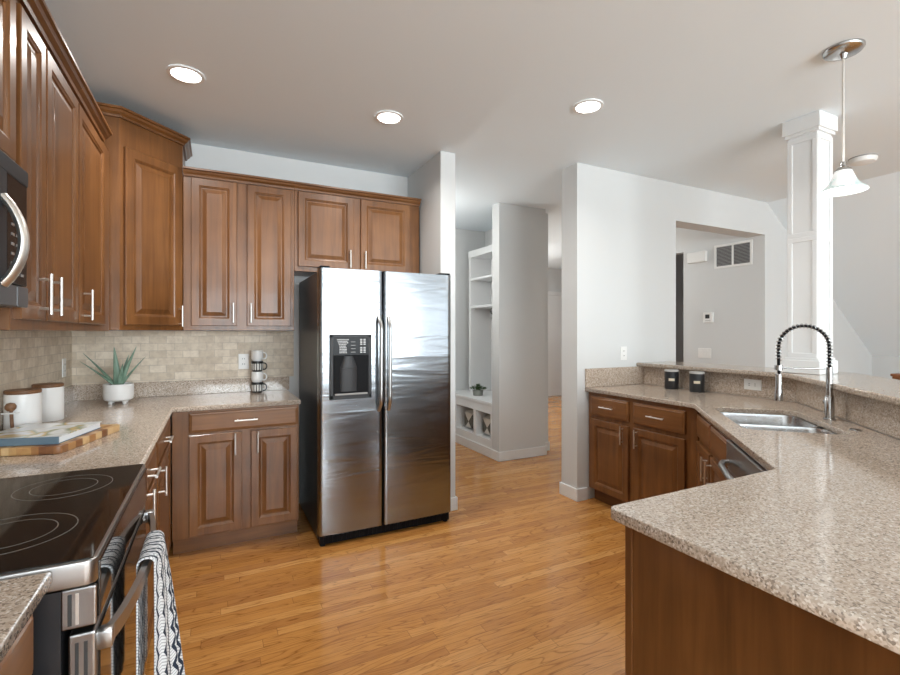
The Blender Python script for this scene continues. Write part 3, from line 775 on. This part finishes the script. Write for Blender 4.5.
pn = thing('pendant_lamp', 'small bell-shaped glass pendant lamp with a nickel rod over the bar', 'pendant lamp', (2.722, 1.170, CZ))
MB().lathe([(.082, -.001), (.082, -.010), (.074, -.020), (.052, -.026), (.02, -.030), (.012, -.05), (0, -.05)], 40).build('canopy', M['chrome'], pn, True)
MB().cyl((0, 0, -.04), (0, 0, -.56), .0055, 12).build('rod', M['nickel'], pn, True)
MB().lathe([(0, 0), (.012, 0), (.014, -.02), (.030, -.035), (.034, -.055), (.030, -.06)], 24, (0, 0, -.55)).build('socket_cap', M['chrome'], pn, True)
sh = [(.028, 0), (.040, -.012), (.050, -.035), (.062, -.062), (.082, -.088), (.106, -.105), (.110, -.112), (.105, -.110), (.080, -.094), (.058, -.066), (.046, -.036), (.036, -.014), (.026, -.006)]
MB().lathe([(a * .86, b * .95) for a, b in sh], 48, (0, 0, -.585)).build('glass_shade', M['shade'], pn, True)
MB().lathe([(.0, .03), (.014, .025), (.024, 0), (.018, -.02), (0, -.026)], 20, (0, 0, -.645)).build('bulb', M['lamp'], pn, True)
l = bpy.data.lights.new('pendant_bulb', 'POINT'); l.energy = 1.5; l.color = (1, .97, .92); l.shadow_soft_size = .03
o = bpy.data.objects.new('pendant_bulb', l); COL.objects.link(o); o.parent = pn; o.location = (0, 0, -.71)

sd = thing('smoke_detector', 'white smoke detector on the ceiling behind the pendant lamp', 'smoke detector', (4.56, 1.83, CZ))
MB().lathe([(.088, 0), (.088, -.02), (.078, -.04), (.05, -.048), (0, -.048)], 36).build('housing', M['white'], sd, True)
MB().lathe([(.091, 0), (.091, -.008), (.088, -.008)], 36).build('mounting_ring', M['greyprint'], sd, True)

# ------------------------------------------------------------------ wall plates and hall items
def plate(name, label, cat, loc, rz, kind, w_=.072, h_=.115):
    e_ = thing(name, label, cat, loc, rz)      # local -y is outwards
    MB().box(-w_ / 2, w_ / 2, -.006, -.0005, -h_ / 2, h_ / 2, .002).build('cover_plate', M['white'], e_)
    if kind == 'outlet':
        for z in (-.02, .02):
            r_ = MB().box(-.017, .017, -.008, -.006, z - .014, z + .014, .001, 1).build('receptacle', M['white'], e_)
            MB().box(-.008, -.005, -.0085, -.008, z - .004, z + .006).box(.005, .008, -.0085, -.008, z - .004, z + .006).build('slots', M['slot'], r_)
    elif kind == 'houtlet':
        for x in (-.02, .02):
            r_ = MB().box(x - .014, x + .014, -.008, -.006, -.017, .017, .001, 1).build('receptacle', M['white'], e_)
            MB().box(x - .006, x + .004, -.0085, -.008, -.008, -.005).box(x - .006, x + .004, -.0085, -.008, .005, .008).build('slots', M['slot'], r_)
    else:
        n = kind
        for i in range(n):
            xc = (i - (n - 1) / 2) * .046
            MB().box(xc - .016, xc + .016, -.009, -.006, -.03, .03, .001, 1).build('rocker', M['white'], e_)
    return e_
plate('wall_outlet', 'white outlet on the back wall tiles behind the stacked mugs', 'outlet', (.196, YB - .010, 1.145), 0, 'outlet')
plate('wall_outlet', 'white outlet on the left wall tiles near the corner, above the white jars', 'outlet', (XL + .010, 3.68, 1.145), 90, 'outlet')
plate('wall_outlet', 'white outlet on the white wall above the short granite upstand', 'outlet', (3.135, WY, 1.185), 0, 'outlet')
plate('wall_outlet', 'horizontal white outlet on the granite facing behind the sink', 'outlet', (3.36, 1.97, 1.0), -90, 'houtlet', .118, .074)
plate('light_switch', 'white switch on the wall strip beside the column, above the bar ledge', 'switch', (5.40, WY, 1.18), 0, 1)
plate('light_switch', 'wide white switch plate on the grey hall wall below the thermostat', 'switch', (5.19, 3.60, 1.12), -90, 3, .165, .115)
th = thing('thermostat', 'small white thermostat with a grey screen on the hall wall', 'thermostat', (5.19, 3.545, 1.54), -90)
MB().box(-.06, .06, -.025, 0, -.06, .06, .004).build('case', M['white'], th)
MB().box(-.03, .022, -.0262, -.025, -.012, .035).build('screen', M['fascia'], th)
MB().box(-.03, .035, -.0262, -.025, -.042, -.036).build('buttons', M['greyprint'], th)
dc = thing('door_chime', 'white door chime box on the hall wall beside the air vent', 'door chime', (5.19, 3.68, 2.265), -90)
MB().box(-.12, .12, -.05, 0, -.065, .065, .012).build('cover', M['white'], dc)
av = thing('air_vent', 'white rectangular air vent grille high on the grey hall wall', 'vent', (5.19, 3.26, 2.235), -90)
mb = MB().box(-.215, .215, -.010, 0, .11, .135, .002).box(-.215, .215, -.010, 0, -.135, -.11, .002).box(-.215, -.19, -.010, 0, -.11, .11).box(.19, .215, -.010, 0, -.11, .11).box(-.01, .01, -.010, 0, -.11, .11)
mb.build('frame', M['white'], av)
mb = MB()
for i in range(14):
    z = -.103 + i * .0155; mb.box(-.19, -.01, -.008, -.002, z, z + .007).box(.01, .19, -.008, -.002, z, z + .007)
mb.build('louvres', M['ventdark'], av)
MB().box(-.19, .19, -.0015, -.0003, -.11, .11).build('backing', M['slot'], av)

# newel post seen just over the bar ledge at the right edge
nw = thing('newel_post', 'reddish brown wooden newel cap just beyond the bar ledge at the right edge', 'railing', (4.17, 1.445, 0))
MB().box(-.045, .045, -.045, .045, 0, 1.03, .004).build('post', M['railwood'], nw)
MB().box(-.062, .062, -.062, .062, 1.03, 1.05, .006).box(-.05, .05, -.05, .05, 1.05, 1.066, .004).box(-.058, .058, -.058, .058, 1.066, 1.085, .006).build('cap', M['railwood'], nw)
MB().box(-.03, .03, -.50, -.045, .93, .985, .012).build('handrail', M['railwood'], nw)
MB().box(-.018, .018, -.35, -.314, 0, .935, .003).build('baluster', M['trimw'], nw)

# ------------------------------------------------------------------ mudroom bench and cubby shelf
bn = thing('mudroom_bench', 'white built-in bench with open cubbies in the mudroom nook', 'bench', (2.69, 4.335, 0))
BL = 5.495 - 4.335
mb = MB()
mb.box(0, .60, 0, BL, 0, .185).box(0, .60, 0, BL, .472, .565).box(.57, .60, 0, BL, .185, .472)
for y in (0, .347, .847): mb.box(0, .57, y, y + (.03 if y == 0 else .06), .185, .472)
mb.box(0, .57, BL - .03, BL, .185, .472)
mb.build('carcass', M['trimw'], bn)
MB().box(-.008, .60, 0, BL, .565, .60, .004).build('seat', M['trimw'], bn)
MB().box(-.014, 0, 0, BL, 0, .10, .003).build('base_trim', M['trimw'], bn)
hs = thing('cubby_shelf', 'tall white open cubby shelf above the mudroom bench', 'shelf', (2.95, 4.335, 0))
SL = 5.317 - 4.335
mb = MB().box(0, .30, SL - .05, SL, .601, 2.41).box(0, .30, 0, .03, .601, 2.41).box(.30, .335, 0, SL, .601, 2.41)
mb.build('carcass', M['trimw'], hs)
MB().box(-.01, .30, 0, SL, 2.325, 2.41, .003).build('top_rail', M['trimw'], hs)
for z in (2.03, 1.675): MB().box(0, .30, .03, SL - .05, z, z + .03, .002).build('shelf_board', M['trimw'], hs)
MB().box(.28, .30, .03, SL - .05, 1.55, 1.64, .003).build('hook_rail', M['trimw'], hs)
for y in (.30, .55, .80):
    MB().tube([(.28, y, 1.60), (.24, y, 1.60), (.225, y, 1.615), (.22, y, 1.635)], .007, 8).build('coat_hook', M['charcoal'], hs, True)
for yc, lb in ((4.335 + .625, 'patterned black and cream cushion in the farther bench cubby'), (4.335 + .19, 'patterned black and cream cushion in the bench cubby next to the pillar')):
    mb = MB(); lp = []
    for k in range(9):
        f_ = k / 8; rr = math.sin(PI * (f_ * .9 + .05)) ** .45
        lp.append([(.14 + .10 * (f_ - .5) * 2 * .8, a * (.55 + .45 * rr), b * (.55 + .45 * rr)) for a, b in roundrect(-.135, .135, -.115, .115, .05)])
    mb.rings(lp, True, True, True)
    o = mb.build('cushion', M['cushion'], None, True, (2.69, yc + .01, .305)); tag(o, lb, 'cushion')
bg = thing('hanging_bag', 'dark bag hanging from a hook in the mudroom shelf', 'bag', (3.168, 4.87, 1.14))
MB().rings([[(.0 + a * .3, b, z) for a, b in roundrect(-w_, w_, -w_, w_, w_ * .4)] for z, w_ in ((-.10, .05), (-.04, .06), (.10, .05), (.16, .02))], True, True, True).build('pouch', M['charcoal'], bg, True)
MB().tube([(0, -.02, .15), (.002, .0, .44), (.004, .018, .46), (.002, .02, .42), (0, .02, .15)], .004, 6).build('strap', M['charcoal'], bg, True)
sp = thing('potted_plant', 'tiny leafy plant in a grey pot on the mudroom bench', 'plant', (2.86, 4.93, .60))
MB().lathe([(.058, 0), (.066, .065), (.058, .065), (.05, .02)], 20, cap0=True, cap1=True).build('pot', mat('grey_pot', (.28, .29, .26), .7), sp, True)
mb = MB(); random.seed(11)
for i in range(70):
    a = random.uniform(0, 2 * PI); r = random.uniform(.01, .10); z = .08 + random.uniform(0, .06) * (1.1 - r / .1)
    c_ = Vector((r * math.cos(a), r * math.sin(a), z)); d = Vector((math.cos(a), math.sin(a), .5)).normalized(); sd_ = d.cross(Vector((0, 0, 1))).normalized()
    mb.rings([[tuple(c_ - d * .022), tuple(c_ + sd_ * .012 + Vector((0, 0, .003))), tuple(c_ + d * .024), tuple(c_ - sd_ * .012 + Vector((0, 0, .003)))],
              [tuple(c_ - d * .020 - Vector((0, 0, .003))), tuple(c_ + sd_ * .009 - Vector((0, 0, .001))), tuple(c_ + d * .022 - Vector((0, 0, .002))), tuple(c_ - sd_ * .009 - Vector((0, 0, .001)))]], True, True, True)
mb.build('foliage', M['leaf'], sp)

# ------------------------------------------------------------------ things on the counters
ZC = .9155
al = thing('potted_aloe', 'spiky aloe in a footed white pot in the counter corner', 'plant', (-.545, 3.60, ZC))
MB().lathe([(.0, .018), (.064, .018), (.078, .028), (.082, .05), (.082, .122), (.077, .125), (.073, .11)], 40).build('pot', M['ceramic'], al, True)
for a in (45, 135, 225, 315):
    MB().lathe([(.009, 0), (.014, .022)], 14, (.052 * math.cos(math.radians(a)), .052 * math.sin(math.radians(a)), 0), True, True).build('foot', M['ceramic'], al, True)
MB().lathe([(.074, .105), (.0, .109)], 24).build('soil', M['soil'], al)
random.seed(5)
leaves = [(-.195, -.02, .215), (-.19, -.05, .165), (-.045, .03, .15), (-.005, -.03, .255), (.04, .03, .20), (.112, -.01, .255), (.14, .03, .19), (.06, -.05, .15), (-.08, .07, .13)]
for lx, ly, lz in leaves:
    pth = []; rr = []
    # image-right of the camera is (cos, -sin) of the yaw
    X_ = lx * .893 + ly * .449; Y_ = -lx * .449 + ly * .893
    for i in range(9):
        a = i / 8; pth.append((X_ * (a ** 1.15) + X_ * .08, Y_ * (a ** 1.15) + Y_ * .08, .105 + lz * a)); rr.append((.024 if abs(lx) < .01 else .015) * (1 - a) ** .8 + .0008)
    MB().tube(pth, rr, 8, sq=(1.1, .6)).build('leaf', M['aloe'], al, True)

def jar(label, loc, r, h, scoop=False):
    e_ = thing('lidded_jar', label, 'jar', loc)
    MB().lathe([(0, 0), (r * .97, 0), (r, .006), (r, h - .004), (r - .004, h), (r - .012, h), (r - .012, h - .02)], 44).build('jar_body', M['ceramic'], e_, True)
    MB().lathe([(0, h - .002), (r - .002, h - .002), (r, h + .004), (r, h + .012), (r - .003, h + .015), (0, h + .015)], 44).build('lid', M['lidwood'], e_, True)
    return e_
J1 = (-.763, 2.72); J2 = (-.763, 3.07)
jar('white ceramic jar with a dark wooden lid, nearer of the pair, behind the book', (J1[0], J1[1], ZC), .064, .180)
jar('white ceramic jar with a dark wooden lid, farther of the pair, toward the aloe', (J2[0], J2[1], ZC), .064, .172)
# wooden scoop held by a small ledge on the nearer jar
dv = Vector((-J1[0], -J1[1])).normalized(); ang = math.degrees(math.atan2(dv.y, dv.x)) - 30
sc_ = thing('wooden_scoop', 'wooden scoop with a round bowl held on the front of the nearer white jar', 'scoop', (J1[0], J1[1], ZC), ang)
MB().lathe([(0, -.020), (.011, -.018), (.019, -.008), (.020, .003), (.014, .014), (0, .018)], 20).build('bowl', M['lidwood'], sc_, True, (.080, 0, .130))
MB().tube([(.076, 0, .118), (.073, .0, .075), (.072, .002, .035)], .0065, 8).build('stem', M['lidwood'], sc_, True)
MB().box(.0645, .096, -.026, .026, .100, .105, .001, 1).build('holder', M['ceramic'], sc_)

# cutting board and book
cb = slab('cutting_board', roundrect(-.29, 0, 0, .43, .02, 4), [], 0, .029, .003, M['board'])
cb.location = (-.508, 2.19, ZC); cb.rotation_euler = (0, 0, math.radians(-17)); tag(cb, 'striped wooden cutting board under the book on the left counter', 'cutting board')
BW = .285
bk = thing('book', 'large blue-spined picture book lying on the striped cutting board', 'book', (-.523, 2.235, ZC + .0295), -15)
MB().box(-BW+.004, -.004, .004, .30, .003, .025).build('pages', M['page'], bk)
MB().box(-BW, 0, 0, .305, .025, .0285, .001, 1).build('front_cover', M['cover'], bk)
MB().box(-BW, 0, 0, .305, 0, .003, .001, 1).build('back_cover', M['blue'], bk)
MB().box(-BW, 0, -.004, .002, 0, .0285, .0015, 1).build('spine', M['blue'], bk)

# mugs
def mug(name, label, z, striped, rz, h=.078, r=.042):
    e_ = thing(name, label, 'mug', (.285, 3.775, z), rz, 'mugs stacked beside the outlet')
    m_ = M['stripe'] if striped else M['ceramic']
    MB().lathe([(0, 0), (r * .78, 0), (r * .80, .006), (r * .95, .014), (r, .022), (r, h), (r - .004, h), (r - .004, .02), (r * .7, .008), (0, .007)], 32).build('cup', m_, e_, True)
    pth = [(r - .003, 0, h * .82)]
    for i in range(9):
        a = math.radians(80 - 160 * i / 8); pth.append((r + .006 + .020 * math.cos(a), 0, h * .5 + .024 * math.sin(a)))
    pth.append((r - .003, 0, h * .20))
    MB().tube(pth, .0048, 8).build('handle', M['blackcer'] if striped else M['ceramic'], e_, True)
mug('coffee_mug', 'black and white striped mug at the bottom of the stack of four', ZC + .0005, True, -20)
mug('coffee_mug', 'plain white mug resting on the bottom striped mug, second from the bottom', ZC + .0790, False, -22)
mug('coffee_mug', 'black and white striped mug second from the top of the stack', ZC + .1575, True, -18)
mug('coffee_mug', 'plain white mug on the very top of the mug stack', ZC + .2360, False, -22)

# canisters
for (x, y), lb, wd in (((3.262, 2.545), 'black metal canister with a cream label, farther from the sink, nearer the white wall', 'TEA'), ((3.262, 2.325), 'black metal canister with a cream label, closer to the sink and outlet', 'SUGAR')):
    e_ = thing('storage_canister', lb, 'canister', (x, y, ZC))
    r, h = .052, .140
    MB().lathe([(0, 0), (r * .98, 0), (r, .004), (r, h), (0, h)], 36).build('canister_body', M['charcoal'], e_, True)
    MB().lathe([(r + .001, h - .002), (r + .001, h + .010), (r - .004, h + .013), (0, h + .013)], 36, cap0=True).build('lid', M['lidwhite'], e_, True)
    a0 = math.degrees(math.atan2(-y, -x)); mb = MB()
    lp = [[((r + k) * math.cos(math.radians(a0 + q)), (r + k) * math.sin(math.radians(a0 + q)), z) for q in range(-24, 25, 6)] for z, k in ((.066, .0006), (.086, .0006))]
    a = lp[0] + lp[1][::-1]
    mb.rings([lp[0], lp[1]], False); mb.build('label', M['cream'], e_)
